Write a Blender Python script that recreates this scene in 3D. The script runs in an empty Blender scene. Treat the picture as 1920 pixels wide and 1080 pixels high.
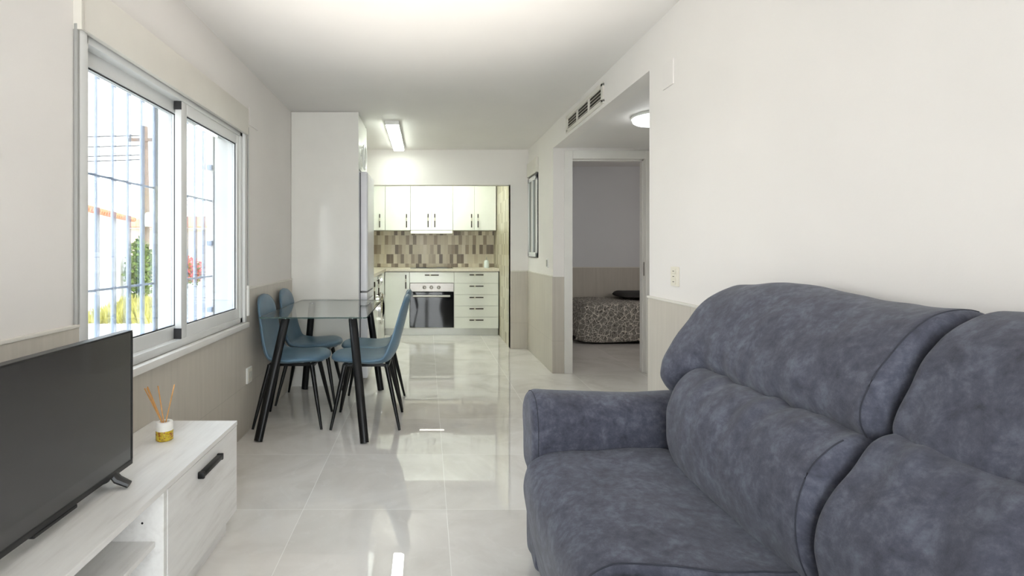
import bpy, bmesh, math, random
from mathutils import Vector, Matrix, noise
random.seed(7)
SC = bpy.context.scene
COL = SC.collection
PI = math.pi
V = Vector

# ------------------------------------------------------------------ constants (metres)
XL, XR = -1.17, 1.207          # left / right wall faces
H = 2.37                       # ceiling
EYE = 1.18
WT = 0.92                      # wainscot top
YB = 6.35                      # wall with the kitchen opening
YK = 7.90                      # kitchen back wall
YD = 5.09                      # wall with the bedroom door
YN = 2.89                      # near edge of the hall niche
YR = -1.7                      # wall behind the camera

# ------------------------------------------------------------------ materials
def srgb(r, g, b):
    def f(c):
        c /= 255.0
        return c / 12.92 if c <= 0.04045 else ((c + 0.055) / 1.055) ** 2.4
    return (f(r), f(g), f(b), 1.0)

class NT:
    def __init__(s, name):
        s.m = bpy.data.materials.new(name); s.m.use_nodes = True
        s.t = s.m.node_tree; s.t.nodes.clear()
        s.out = s.n('ShaderNodeOutputMaterial')
    def n(s, typ, **kw):
        nd = s.t.nodes.new(typ)
        for k, v in kw.items():
            if k.startswith('i_'):
                key = k[2:]
                nd.inputs[int(key) if key.isdigit() else key.replace('_', ' ')].default_value = v
            else: setattr(nd, k, v)
        return nd
    def l(s, a, b): s.t.links.new(a, b)
    def math(s, op, a, b=None, c=None):
        nd = s.n('ShaderNodeMath', operation=op)
        for i, x in enumerate((a, b, c)):
            if x is None: continue
            if isinstance(x, (int, float)): nd.inputs[i].default_value = x
            else: s.l(x, nd.inputs[i])
        return nd.outputs[0]
    def mix(s, fac, a, b):
        nd = s.n('ShaderNodeMix', data_type='RGBA')
        for sock, x in ((nd.inputs[0], fac), (nd.inputs[6], a), (nd.inputs[7], b)):
            if isinstance(x, (int, float)): sock.default_value = x
            elif isinstance(x, tuple): sock.default_value = x
            else: s.l(x, sock)
        return nd.outputs[2]
    def noise(s, vec, scale, detail=4, rough=0.55, dist=0.0):
        nd = s.n('ShaderNodeTexNoise'); nd.inputs['Scale'].default_value = scale
        nd.inputs['Detail'].default_value = detail; nd.inputs['Roughness'].default_value = rough
        nd.inputs['Distortion'].default_value = dist
        s.l(vec, nd.inputs['Vector']); return nd.outputs['Fac']
    def ramp(s, fac, stops, interp='LINEAR'):
        nd = s.n('ShaderNodeValToRGB'); nd.color_ramp.interpolation = interp
        e = nd.color_ramp.elements
        while len(e) < len(stops): e.new(0.5)
        for el, (p, c) in zip(e, stops): el.position = p; el.color = c
        s.l(fac, nd.inputs[0]); return nd.outputs[0]
    def coord(s):
        return s.n('ShaderNodeTexCoord').outputs['Object']
    def map(s, vec, scale):
        nd = s.n('ShaderNodeMapping'); nd.inputs['Scale'].default_value = scale
        s.l(vec, nd.inputs['Vector']); return nd.outputs[0]
    def sep(s, vec):
        nd = s.n('ShaderNodeSeparateXYZ'); s.l(vec, nd.inputs[0]); return nd.outputs
    def comb(s, x, y, z):
        nd = s.n('ShaderNodeCombineXYZ')
        for i, v in enumerate((x, y, z)):
            if isinstance(v, (int, float)): nd.inputs[i].default_value = v
            else: s.l(v, nd.inputs[i])
        return nd.outputs[0]
    def bsdf(s, col, rough=0.5, metal=0.0, spec=0.5, sheen=0.0, bump=None, bstr=0.2, bdist=0.01, coat=0.0, ior=None):
        p = s.n('ShaderNodeBsdfPrincipled')
        if isinstance(col, tuple): p.inputs['Base Color'].default_value = col
        else: s.l(col, p.inputs['Base Color'])
        if isinstance(rough, (int, float)): p.inputs['Roughness'].default_value = rough
        else: s.l(rough, p.inputs['Roughness'])
        p.inputs['Metallic'].default_value = metal
        p.inputs['Specular IOR Level'].default_value = spec
        p.inputs['Sheen Weight'].default_value = sheen
        p.inputs['Coat Weight'].default_value = coat
        p.inputs['Coat Roughness'].default_value = 0.04
        if ior: p.inputs['IOR'].default_value = ior
        if bump is not None:
            b = s.n('ShaderNodeBump'); b.inputs['Strength'].default_value = bstr; b.inputs['Distance'].default_value = bdist
            s.l(bump, b.inputs['Height']); s.l(b.outputs[0], p.inputs['Normal'])
        s.l(p.outputs[0], s.out.inputs[0]); return p

def plain(name, rgb, rough=0.5, metal=0.0, spec=0.5, var=0.03, vscale=6.0, bstr=0.0, coat=0.0):
    t = NT(name); c = srgb(*rgb); v = t.coord()
    f = t.noise(v, vscale)
    d = tuple(x * (1 - 2 * var) for x in c[:3]) + (1,)
    u = tuple(min(1, x * (1 + 2 * var)) for x in c[:3]) + (1,)
    col = t.ramp(f, [(0.3, d), (0.7, u)])
    t.bsdf(col, rough, metal, spec, bump=f if bstr else None, bstr=bstr, coat=coat)
    return t.m

def emit(name, rgb, strength):
    t = NT(name); e = t.n('ShaderNodeEmission'); e.inputs[0].default_value = rgb + (1,) if len(rgb) == 3 else rgb
    e.inputs[1].default_value = strength; t.l(e.outputs[0], t.out.inputs[0]); return t.m

M = {}
def wall_paint(name, rgb):
    t = NT(name); v = t.coord()
    f = t.noise(v, 2.0, 2); g = t.noise(v, 180, 3)
    c = srgb(*rgb); d = tuple(x * 0.975 for x in c[:3]) + (1,)
    t.bsdf(t.ramp(f, [(0.35, d), (0.65, c)]), 0.55, spec=0.3, bump=g, bstr=0.06, bdist=0.003)
    return t.m
M['paint'] = wall_paint('wall_paint', (238, 234, 230))
M['ceil'] = wall_paint('ceiling_paint', (236, 233, 230))
M['bedpaint'] = wall_paint('bedroom_paint', (226, 226, 228))

def floor_mat():
    t = NT('polished_floor_tile'); v = t.coord(); x, y, z = t.sep(v)
    T = 0.65
    u = t.math('FRACT', t.math('DIVIDE', t.math('ADD', x, -0.09 + 65.0), T))
    w = t.math('FRACT', t.math('DIVIDE', t.math('ADD', y, -3.072 + 65.0), T))
    def near(q):
        a = t.math('MINIMUM', q, t.math('SUBTRACT', 1.0, q))
        return t.math('LESS_THAN', a, 0.0022)
    g = t.math('MAXIMUM', near(u), near(w))
    cu = t.math('FLOOR', t.math('DIVIDE', t.math('ADD', x, -0.09 + 65.0), T))
    cw = t.math('FLOOR', t.math('DIVIDE', t.math('ADD', y, -3.072 + 65.0), T))
    wn = t.n('ShaderNodeTexWhiteNoise', noise_dimensions='2D'); t.l(t.comb(cu, cw, 0.0), wn.inputs['Vector'])
    off = t.n('ShaderNodeVectorMath', operation='MULTIPLY_ADD')
    t.l(wn.outputs['Color'], off.inputs[0]); off.inputs[1].default_value = (9, 9, 9); t.l(v, off.inputs[2])
    n1 = t.noise(off.outputs[0], 1.6, 6, 0.6, 1.2)
    n2 = t.noise(off.outputs[0], 5.0, 6, 0.6, 2.0)
    c1 = t.ramp(n1, [(0.3, srgb(214, 209, 203)), (0.55, srgb(233, 229, 224)), (0.75, srgb(238, 235, 231))])
    c2 = t.mix(t.math('MULTIPLY', t.math('GREATER_THAN', n2, 0.60), 0.15), c1, srgb(245, 243, 240))
    col = t.mix(g, c2, srgb(250, 248, 244))
    ro = t.math('ADD', t.math('MULTIPLY', g, 0.25), 0.012)
    t.bsdf(col, ro, spec=0.5, ior=2.05)
    return t.m
M['floor'] = floor_mat()

def wains(name, rgb, axis):
    t = NT(name); v = t.coord(); s = t.sep(v); a = s[axis]
    st = t.noise(t.map(v, (40, 40, 2.2)), 1.0, 3)
    big = t.noise(v, 3.0, 4)
    c = srgb(*rgb); d = tuple(q * 0.93 for q in c[:3]) + (1,); u = tuple(min(1, q * 1.03) for q in c[:3]) + (1,)
    col = t.ramp(t.math('ADD', t.math('MULTIPLY', st, 0.55), t.math('MULTIPLY', big, 0.45)), [(0.36, d), (0.64, u)])
    q = t.math('FRACT', t.math('DIVIDE', t.math('ADD', a, 60.0 - 0.02), 0.60))
    j = t.math('LESS_THAN', q, 0.005)
    zz = t.math('LESS_THAN', t.math('ABSOLUTE', t.math('SUBTRACT', s[2], 0.31)), 0.0015)
    col = t.mix(t.math('MULTIPLY', t.math('MAXIMUM', j, zz), 0.35), col, srgb(140, 132, 122))
    t.bsdf(col, 0.38, spec=0.4)
    return t.m
M['wains_y'] = wains('wainscot_tile_long', (204, 197, 186), 1)
M['wains_x'] = wains('wainscot_tile_cross', (204, 197, 186), 0)

def splash(name, axis, tones, tw, thh):
    t = NT(name); v = t.coord(); s = t.sep(v); a, z = s[axis], s[2]
    row = t.math('FLOOR', t.math('DIVIDE', z, thh))
    wnr = t.n('ShaderNodeTexWhiteNoise', noise_dimensions='1D'); t.l(row, wnr.inputs['W'])
    ax = t.math('DIVIDE', t.math('ADD', a, t.math('MULTIPLY', wnr.outputs['Value'], 0.4)), tw)
    cell = t.math('FLOOR', ax)
    wn = t.n('ShaderNodeTexWhiteNoise', noise_dimensions='2D'); t.l(t.comb(cell, row, 0.0), wn.inputs['Vector'])
    n = len(tones)
    col = t.ramp(wn.outputs['Value'], [(i / n, srgb(*c)) for i, c in enumerate(tones)], 'CONSTANT')
    f = t.noise(t.map(v, (30, 30, 8)), 1.0, 3)
    col = t.mix(t.math('MULTIPLY', f, 0.18), col, srgb(120, 110, 95))
    fx, fz = t.math('FRACT', ax), t.math('FRACT', t.math('DIVIDE', z, thh))
    g = t.math('MAXIMUM', t.math('LESS_THAN', fx, 0.05), t.math('LESS_THAN', fz, 0.02))
    col = t.mix(t.math('MULTIPLY', g, 0.5), col, srgb(190, 182, 165))
    t.bsdf(col, 0.3, spec=0.4)
    return t.m
M['splash'] = splash('backsplash_tile', 0, [(206, 197, 176), (184, 172, 150), (216, 208, 186), (168, 155, 134), (118, 104, 86), (200, 191, 168), (150, 136, 116), (214, 206, 188), (108, 94, 77), (194, 183, 160), (208, 200, 178)], 0.052, 0.139)
M['sidetile'] = splash('side_wall_tile', 1, [(216, 210, 186), (200, 194, 166), (222, 216, 196), (186, 178, 150), (208, 200, 172), (170, 160, 134), (212, 206, 184)], 0.06, 0.139)

M['gloss_white'] = plain('glossy_white_lacquer', (238, 236, 230), 0.12, spec=0.5, var=0.008)
M['cab'] = plain('white_lacquer_door', (236, 238, 230), 0.14, spec=0.5, var=0.008)
M['cab_body'] = plain('white_melamine', (225, 225, 218), 0.4, var=0.01)
M['plinth'] = plain('grey_aluminium_plinth', (196, 197, 190), 0.35, 0.3, var=0.02)
M['worktop'] = plain('cream_stone_worktop', (212, 204, 186), 0.3, var=0.05, vscale=60)
M['bronze'] = plain('dark_bronze', (62, 54, 46), 0.35, 0.7, var=0.05)
M['ceramic'] = plain('cream_ceramic', (222, 216, 200), 0.2, var=0.02)
M['steel'] = plain('brushed_steel', (160, 156, 150), 0.3, 0.9, var=0.03, vscale=40)
M['chrome'] = plain('polished_chrome', (215, 215, 215), 0.08, 1.0, var=0.01)
M['ovenglass'] = plain('black_oven_glass', (14, 14, 16), 0.05, spec=0.4, var=0.02)
M['black'] = plain('black_satin_metal', (12, 12, 13), 0.3, 0.0, spec=0.3, var=0.05)
M['blackplastic'] = plain('black_plastic', (24, 24, 26), 0.4, var=0.05)
M['alu'] = plain('white_window_aluminium', (226, 227, 226), 0.35, var=0.01)
M['boxwhite'] = plain('cream_shutter_box', (226, 222, 213), 0.45, var=0.01)
M['rubber'] = plain('dark_rubber_seal', (50, 50, 52), 0.6, var=0.03)
M['plastic'] = plain('white_plastic', (240, 240, 236), 0.35, var=0.01)
M['ivory'] = plain('ivory_plastic', (232, 227, 212), 0.35, var=0.01)
M['grey_plastic'] = plain('grey_plastic', (165, 165, 162), 0.4, var=0.02)
M['galv'] = plain('grey_blue_painted_steel', (172, 186, 210), 0.45, 0.0, var=0.03)
M['dark'] = plain('dark_interior', (70, 66, 58), 0.7, var=0.05)
M['fridge'] = plain('silver_white_enamel', (228, 228, 233), 0.25, 0.0, var=0.01)
M['marble'] = plain('white_marble_sill', (236, 234, 230), 0.3, var=0.02)
M['doorwhite'] = plain('white_door_lacquer', (234, 232, 226), 0.35, var=0.01)
M['reed'] = plain('rattan_reed', (214, 160, 98), 0.7, var=0.1, vscale=40)
M['label'] = plain('white_label', (240, 238, 232), 0.4, var=0.01)
M['soap'] = plain('pale_soap_bottle', (226, 236, 234), 0.25, var=0.01)
M['concrete'] = plain('pale_concrete', (205, 198, 186), 0.9, var=0.06, vscale=1.5)
M['render'] = plain('white_render', (240, 238, 232), 0.85, var=0.03, vscale=2)
M['peach'] = plain('peach_render', (226, 205, 182), 0.85, var=0.04)
M['rooftile'] = plain('terracotta_tile', (205, 128, 92), 0.8, var=0.14, vscale=14)
M['wood_pole'] = plain('weathered_pole', (112, 98, 88), 0.85, var=0.14, vscale=9)
M['wire'] = plain('black_wire', (40, 42, 46), 0.6)
M['leaf'] = plain('leaf_green', (98, 122, 48), 0.6, var=0.25, vscale=5)
M['grass'] = plain('dry_yellow_grass', (178, 172, 96), 0.8, var=0.22, vscale=3)
M['redpetal'] = plain('red_petals', (206, 70, 66), 0.6, var=0.1)
M['mattress'] = plain('mattress_ticking', (150, 148, 145), 0.8)

def oil():
    t = NT('yellow_oil_bottle'); v = t.coord(); f = t.noise(v, 90, 2)
    t.bsdf(t.ramp(f, [(0.40, srgb(150, 96, 30)), (0.5, srgb(214, 190, 40)), (0.62, srgb(170, 140, 40))]), 0.08, spec=0.6)
    return t.m
M['oil'] = oil()

def suede():
    t = NT('slate_suede'); v = t.coord()
    a = t.noise(v, 15.0, 8, 0.68, 0.5); b = t.noise(t.map(v, (1, 1, 1)), 45.0, 5, 0.7)
    f = t.math('ADD', t.math('MULTIPLY', a, 0.6), t.math('MULTIPLY', b, 0.4))
    col = t.ramp(f, [(0.34, srgb(59, 60, 71)), (0.5, srgb(79, 81, 94)), (0.68, srgb(107, 111, 124))])
    g = t.noise(v, 400, 3)
    t.bsdf(col, 0.9, spec=0.15, sheen=0.18, bump=t.math('ADD', g, t.math('MULTIPLY', b, 0.8)), bstr=0.25, bdist=0.003)
    return t.m
M['suede'] = suede()
M['thread'] = plain('dark_seam', (54, 56, 66), 0.9)

def leatherette(name, a, b):
    t = NT(name); v = t.coord(); f = t.noise(v, 6, 4); vo = t.n('ShaderNodeTexVoronoi'); vo.inputs['Scale'].default_value = 260
    t.l(v, vo.inputs['Vector'])
    t.bsdf(t.ramp(f, [(0.3, srgb(*a)), (0.7, srgb(*b))]), 0.36, spec=0.45, bump=vo.outputs['Distance'], bstr=0.12, bdist=0.002)
    return t.m
M['teal'] = leatherette('blue_leatherette', (86, 114, 134), (102, 130, 150))

def whitewood():
    t = NT('white_washed_wood'); v = t.coord()
    f = t.noise(t.map(v, (14, 2.2, 14)), 1.0, 6, 0.65, 0.8); g = t.noise(t.map(v, (70, 5, 70)), 1.0, 3)
    h = t.math('ADD', t.math('MULTIPLY', f, 0.7), t.math('MULTIPLY', g, 0.3))
    t.bsdf(t.ramp(h, [(0.32, srgb(220, 217, 213)), (0.46, srgb(233, 231, 228)), (0.7, srgb(243, 242, 239))]), 0.42, spec=0.4, bump=h, bstr=0.08)
    return t.m
M['whitewood'] = whitewood()

def screen():
    t = NT('tv_screen'); v = t.coord(); f = t.noise(v, 3)
    t.bsdf(t.ramp(f, [(0.3, (0.026, 0.026, 0.028, 1)), (0.7, (0.031, 0.031, 0.033, 1))]), 0.22, spec=0.8, coat=0.4)
    return t.m
M['screen'] = screen()

def thin_glass(name, tint, fac_scale=1.0):
    t = NT(name)
    tr = t.n('ShaderNodeBsdfTransparent'); tr.inputs[0].default_value = tint
    gl = t.n('ShaderNodeBsdfGlossy'); gl.inputs['Roughness'].default_value = 0.0
    fr = t.n('ShaderNodeFresnel'); fr.inputs[0].default_value = 1.5
    f = t.math('MULTIPLY', fr.outputs[0], fac_scale)
    mx = t.n('ShaderNodeMixShader'); t.l(f, mx.inputs[0]); t.l(tr.outputs[0], mx.inputs[1]); t.l(gl.outputs[0], mx.inputs[2])
    t.l(mx.outputs[0], t.out.inputs[0]); return t.m
M['pane'] = thin_glass('window_glass', (0.97, 0.98, 0.98, 1), 0.6)
M['tableglass'] = thin_glass('table_glass', (0.93, 0.965, 0.95, 1), .6)
M['glassedge'] = plain('green_glass_edge', (58, 78, 74), 0.1, spec=0.6)

def bedspread():
    t = NT('patterned_bedspread'); v = t.coord()
    vo = t.n('ShaderNodeTexVoronoi', feature='DISTANCE_TO_EDGE'); vo.inputs['Scale'].default_value = 17
    d = t.noise(v, 14, 3); vd = t.n('ShaderNodeVectorMath', operation='MULTIPLY_ADD')
    t.l(t.comb(d, d, d), vd.inputs[0]); vd.inputs[1].default_value = (.09, .09, .09); t.l(v, vd.inputs[2])
    t.l(vd.outputs[0], vo.inputs['Vector'])
    vo2 = t.n('ShaderNodeTexVoronoi', feature='F1'); vo2.inputs['Scale'].default_value = 17; t.l(vd.outputs[0], vo2.inputs['Vector'])
    w = t.math('ABSOLUTE', t.math('SINE', t.math('MULTIPLY', vo2.outputs['Distance'], 26.0)))
    line = t.math('MAXIMUM', t.math('LESS_THAN', vo.outputs['Distance'], 0.045), t.math('GREATER_THAN', w, 0.90))
    col = t.mix(line, srgb(84, 80, 76), srgb(222, 216, 206))
    t.bsdf(col, 0.85, spec=0.2, bump=d, bstr=0.2)
    return t.m
M['spread'] = bedspread()
M['led'] = emit('led_panel', (.92, 1.0, 0.90), 24.0)
M['led_kitchen'] = emit('kitchen_led', (.93, 1.0, 0.90), 42.0)
M['led_round'] = emit('led_round', (0.97, 1.0, 1.0), 9.0)

# ------------------------------------------------------------------ geometry helpers
def B(): return bmesh.new()
def box(bm, x0, x1, y0, y1, z0, z1, bev=0.0, seg=2):
    x0, x1 = sorted((x0, x1)); y0, y1 = sorted((y0, y1)); z0, z1 = sorted((z0, z1))
    vs = [bm.verts.new(p) for p in ((x0, y0, z0), (x1, y0, z0), (x1, y1, z0), (x0, y1, z0), (x0, y0, z1), (x1, y0, z1), (x1, y1, z1), (x0, y1, z1))]
    fs = [bm.faces.new([vs[i] for i in q]) for q in ((0, 3, 2, 1), (4, 5, 6, 7), (0, 1, 5, 4), (1, 2, 6, 5), (2, 3, 7, 6), (3, 0, 4, 7))]
    if bev > 0:
        es = list({e for f in fs for e in f.edges})
        bmesh.ops.bevel(bm, geom=es, offset=bev, segments=seg, profile=0.6, affect='EDGES')
    return bm
def bx(*a, **k): return box(B(), *a, **k)
def grid_skin(bm, rings, caps=True, closed=True):
    R = [[bm.verts.new(p) for p in r] for r in rings]
    n = len(R[0])
    for a, b in zip(R, R[1:]):
        for i in range(n if closed else n - 1):
            j = (i + 1) % n
            bm.faces.new((a[i], a[j], b[j], b[i]))
    if caps and closed:
        bm.faces.new(list(reversed(R[0]))); bm.faces.new(R[-1])
    return R
def tube(bm, pts, rad, n=10, flat=1.0, side=None, caps=True):
    pts = [V(p) for p in pts]
    rads = rad if isinstance(rad, (list, tuple)) else [rad] * len(pts)
    rings = []
    for i, p in enumerate(pts):
        d = (pts[min(i + 1, len(pts) - 1)] - pts[max(i - 1, 0)]).normalized()
        ref = V(side) if side else (V((0, 0, 1)) if abs(d.z) < 0.9 else V((1, 0, 0)))
        u = d.cross(ref).normalized(); w = u.cross(d).normalized()
        rings.append([p + (u * math.cos(t) * flat + w * math.sin(t)) * rads[i] for t in [2 * PI * k / n for k in range(n)]])
    grid_skin(bm, rings, caps); return bm
def lathe(bm, prof, c, axis='z', n=32):
    c = V(c); rings = []
    for r, h in prof:
        ring = []
        for k in range(n):
            a = 2 * PI * k / n; p = (r * math.cos(a), r * math.sin(a), h)
            if axis == 'x': p = (h, p[0], p[1])
            elif axis == 'y': p = (p[1], h, p[0])
            ring.append(c + V(p))
        rings.append(ring)
    grid_skin(bm, rings, True); return bm
def obj(name, bm, mat, parent=None, smooth=False, loc=None):
    bmesh.ops.recalc_face_normals(bm, faces=bm.faces[:])
    off = V((0, 0, 0))
    if parent is not None:
        q = parent
        while q is not None: off += V(q.location); q = q.parent
    elif loc is not None: off = V(loc)
    if off.length > 0: bmesh.ops.translate(bm, verts=bm.verts[:], vec=-off)
    me = bpy.data.meshes.new(name); bm.to_mesh(me); bm.free()
    if smooth:
        for p in me.polygons: p.use_smooth = True
        if smooth != 'all':
            try: me.set_sharp_from_angle(angle=math.radians(38))
            except Exception: pass
    mm = M[mat] if isinstance(mat, str) else mat
    me.materials.append(mm)
    o = bpy.data.objects.new(name, me); COL.objects.link(o)
    if parent is not None: o.parent = parent
    elif loc is not None: o.location = loc
    return o
def thing(name, label, cat, loc, group=None):
    o = bpy.data.objects.new(name, None); COL.objects.link(o); o.location = loc
    o.empty_display_size = 0.1
    return tag(o, label, cat, group)
def tag(o, label, cat, group=None):
    o['label'] = label; o['category'] = cat
    if group: o['group'] = group
    return o
def struct(name, bm, mat, smooth=False):
    o = obj(name, bm, mat, smooth=smooth); o['kind'] = 'structure'; return o
def sempty(name, loc):
    o = bpy.data.objects.new(name, None); COL.objects.link(o); o.location = loc; o['kind'] = 'structure'; return o
def copy_tree(o, parent=None):
    c = o.copy(); COL.objects.link(c); c.parent = parent
    for ch in list(o.children): copy_tree(ch, c)
    return c
def catmull(pts, per=6, closed=True):
    n = len(pts); out = []
    rng = range(n) if closed else range(n - 1)
    for i in rng:
        g = (lambda k: V(pts[k % n])) if closed else (lambda k: V(pts[max(0, min(n - 1, k))]))
        a, b, c, d = g(i - 1), g(i), g(i + 1), g(i + 2)
        for k in range(per):
            t = k / per
            out.append(0.5 * ((2 * b) + (c - a) * t + (2 * a - 5 * b + 4 * c - d) * t * t + (3 * b - a - 3 * c + d) * t ** 3))
    if not closed: out.append(V(pts[-1]))
    return out

# ================================================================== SETTING
# floor
struct('floor', bx(-1.6, 4.3, YR - 0.3, YK + 0.1, -0.12, 0.0), 'floor')
# ceiling
struct('ceiling', bx(XL - 0.23, 4.3, YR - 0.3, YK + 0.1, H, H + 0.15), 'ceil')
# left wall with the window opening
WY0, WY1, WZ0, WZ1 = 1.81, 3.41, 0.715, 1.93
XO = XL - 0.235
bm = B()
box(bm, XO, XL, YR - 0.2, WY0, 0, H); box(bm, XO, XL, WY1, YK + 0.1, 0, H)
box(bm, XO, XL, WY0, WY1, 0, WZ0); box(bm, XO, XL, WY0, WY1, WZ1, H)
wl = struct('wall_left', bm, 'paint')
bm = B()
TK = 0.010
box(bm, XL, XL + TK, YR, WY0, 0, WT, .002); box(bm, XL, XL + TK, WY1, 4.598, 0, WT, .002); box(bm, XL, XL + TK, WY0, WY1, 0, WZ0 - 0.03)
obj('wainscot', bm, 'wains_y', wl)
bm = B(); box(bm, XL, XL + TK + .004, YR, WY0 - 0.03, WT, WT + .012, .003); box(bm, XL, XL + TK + .004, WY1 + .02, 4.598, WT, WT + .012, .003)
obj('wainscot_edge', bm, 'boxwhite', wl)
# right wall: near part, bulkhead over the hall opening, far part
bm = B()
box(bm, XR, XR + 0.10, YR - 0.2, YN, 0, H)
box(bm, XR, XR + 0.10, YN, YD, 2.15, H)
box(bm, XR, XR + 0.10, YD, YB + .12, 0, H)
wr = struct('wall_right', bm, 'paint')
bm = B()
box(bm, XR - TK, XR, YR, YN - .002, 0, WT, .002); box(bm, XR - TK, XR, YD, YB, 0, WT, .002)
obj('wainscot', bm, 'wains_y', wr)
bm = B()
box(bm, XR - TK - .004, XR, YR, YN, WT, WT + .012, .003); box(bm, XR - TK - .004, XR, YD, YB, WT, WT + .012, .003)
obj('wainscot_edge', bm, 'boxwhite', wr)
# hall: lowered ceiling and the wall with the bedroom door
struct('ceiling_hall', bx(XR + .10, 2.7, YN - .9, YD, 2.15, 2.25), 'ceil')
DX0, DX1, DZ = 1.389, 2.085, 2.045
bm = B()
box(bm, XR + .10, DX0 - .03, YD, YD + .10, 0, H); box(bm, DX1 + .03, 4.3, YD, YD + .10, 0, H); box(bm, DX0 - .03, DX1 + .03, YD, YD + .10, DZ + .03, H)
wh = struct('wall_hall', bm, 'paint')
obj('wainscot', bx(XR - TK, DX0 - .075, YD - TK, YD, 0, WT, .002), 'wains_x', wh)
struct('wall_hall_side', bx(2.6, 2.7, YN - .9, YD, 0, 2.2), 'paint')
struct('wall_hall_near', bx(XR + .10, 2.7, YN - 1.0, YN - .9, 0, 2.2), 'paint')
# bedroom
bm = B(); box(bm, XR + .1, 4.3, 7.64, 7.74, 0, H)
wb = struct('wall_bedroom', bm, 'bedpaint')
obj('wainscot', bx(XR + .1, 4.2, 7.63, 7.64, 0, WT), 'wains_x', wb)
obj('wainscot_edge', bx(XR + .1, 4.2, 7.626, 7.64, WT, WT + .012), 'boxwhite', wb)
struct('wall_bedroom_side', bx(4.2, 4.3, YD + .10, 7.64, 0, H), 'bedpaint')
struct('wall_bedroom_left', bx(XR + .10, XR + .16, YB + .12, 7.64, 0, H), 'bedpaint')
# wall with the kitchen opening
KX1, KZ = 0.997, 1.95
bm = B(); box(bm, XL, KX1, YB, YB + .12, KZ, H); box(bm, KX1, XR, YB, YB + .12, 0, H)
wk = struct('wall_back', bm, 'paint')
obj('wainscot', bx(KX1 + .002, XR - TK, YB - TK, YB, 0, WT, .002), 'wains_x', wk)
obj('wainscot_edge', bx(KX1 + .002, XR - TK, YB - TK - .004, YB, WT, WT + .012, .003), 'boxwhite', wk)
# kitchen shell
wkb = struct('wall_kitchen', bx(XL - .1, XR + .1, YK, YK + .1, 0, H), 'paint')
obj('backsplash', bx(XL, KX1, YK - .008, YK, 0.92, 1.50), 'splash', wkb)
wkr = struct('wall_kitchen_right', bx(KX1 + .008, XR + .1, YB + .12, YK, 0, H), 'paint')
obj('tile_cladding', bx(KX1, KX1 + .008, YB + .002, YK - .008, 0, KZ + .3), 'sidetile', wkr)
# wall behind the camera, with a glazed terrace door
bm = B()
RX0, RX1, RZ = -0.75, 0.75, 2.10
box(bm, XL, RX0, YR - .2, YR, 0, H); box(bm, RX1, XR, YR - .2, YR, 0, H); box(bm, RX0, RX1, YR - .2, YR, RZ, H)
struct('wall_rear', bm, 'paint')
bm = B()
for a, b in ((RX0, RX0 + .07), (-.05, .05), (RX1 - .07, RX1)): box(bm, a, b, YR - .14, YR - .08, 0, RZ)
box(bm, RX0, RX1, YR - .14, YR - .08, RZ - .07, RZ); box(bm, RX0, RX1, YR - .14, YR - .08, 0, .07)
d2 = struct('door_2', bm, 'alu')
obj('glass', bx(RX0 + .07, RX1 - .07, YR - .113, YR - .107, .07, RZ - .07), 'pane', d2)

# bedroom door frame
bm = B()
cw = .078
for s0, s1 in ((DX0 - cw, DX0), (DX1, DX1 + cw)): box(bm, s0, s1, YD - .016, YD, 0, DZ + cw, .004)
box(bm, DX0, DX1, YD - .016, YD, DZ, DZ + cw, .004)
d1 = struct('door_1', bm, 'doorwhite')
bm = B()
box(bm, DX0 - .03, DX0, YD, YD + .10, 0, DZ); box(bm, DX1, DX1 + .03, YD, YD + .10, 0, DZ); box(bm, DX0 - .03, DX1 + .03, YD, YD + .10, DZ, DZ + .03)
box(bm, DX0, DX0 + .012, YD + .045, YD + .10, 0, DZ); box(bm, DX1 - .012, DX1, YD + .045, YD + .10, 0, DZ); box(bm, DX0, DX1, YD + .045, YD + .10, DZ - .012, DZ)
obj('jamb', bm, 'doorwhite', d1)
obj('strike_plate', bx(DX1 - .004, DX1 + .001, YD + .012, YD + .034, 0.93, 1.06), 'steel', d1)
obj('door_seal', bx(DX0 - .004, DX0 + .002, YD + .034, YD + .044, 0.01, DZ), 'rubber', d1)

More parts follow.
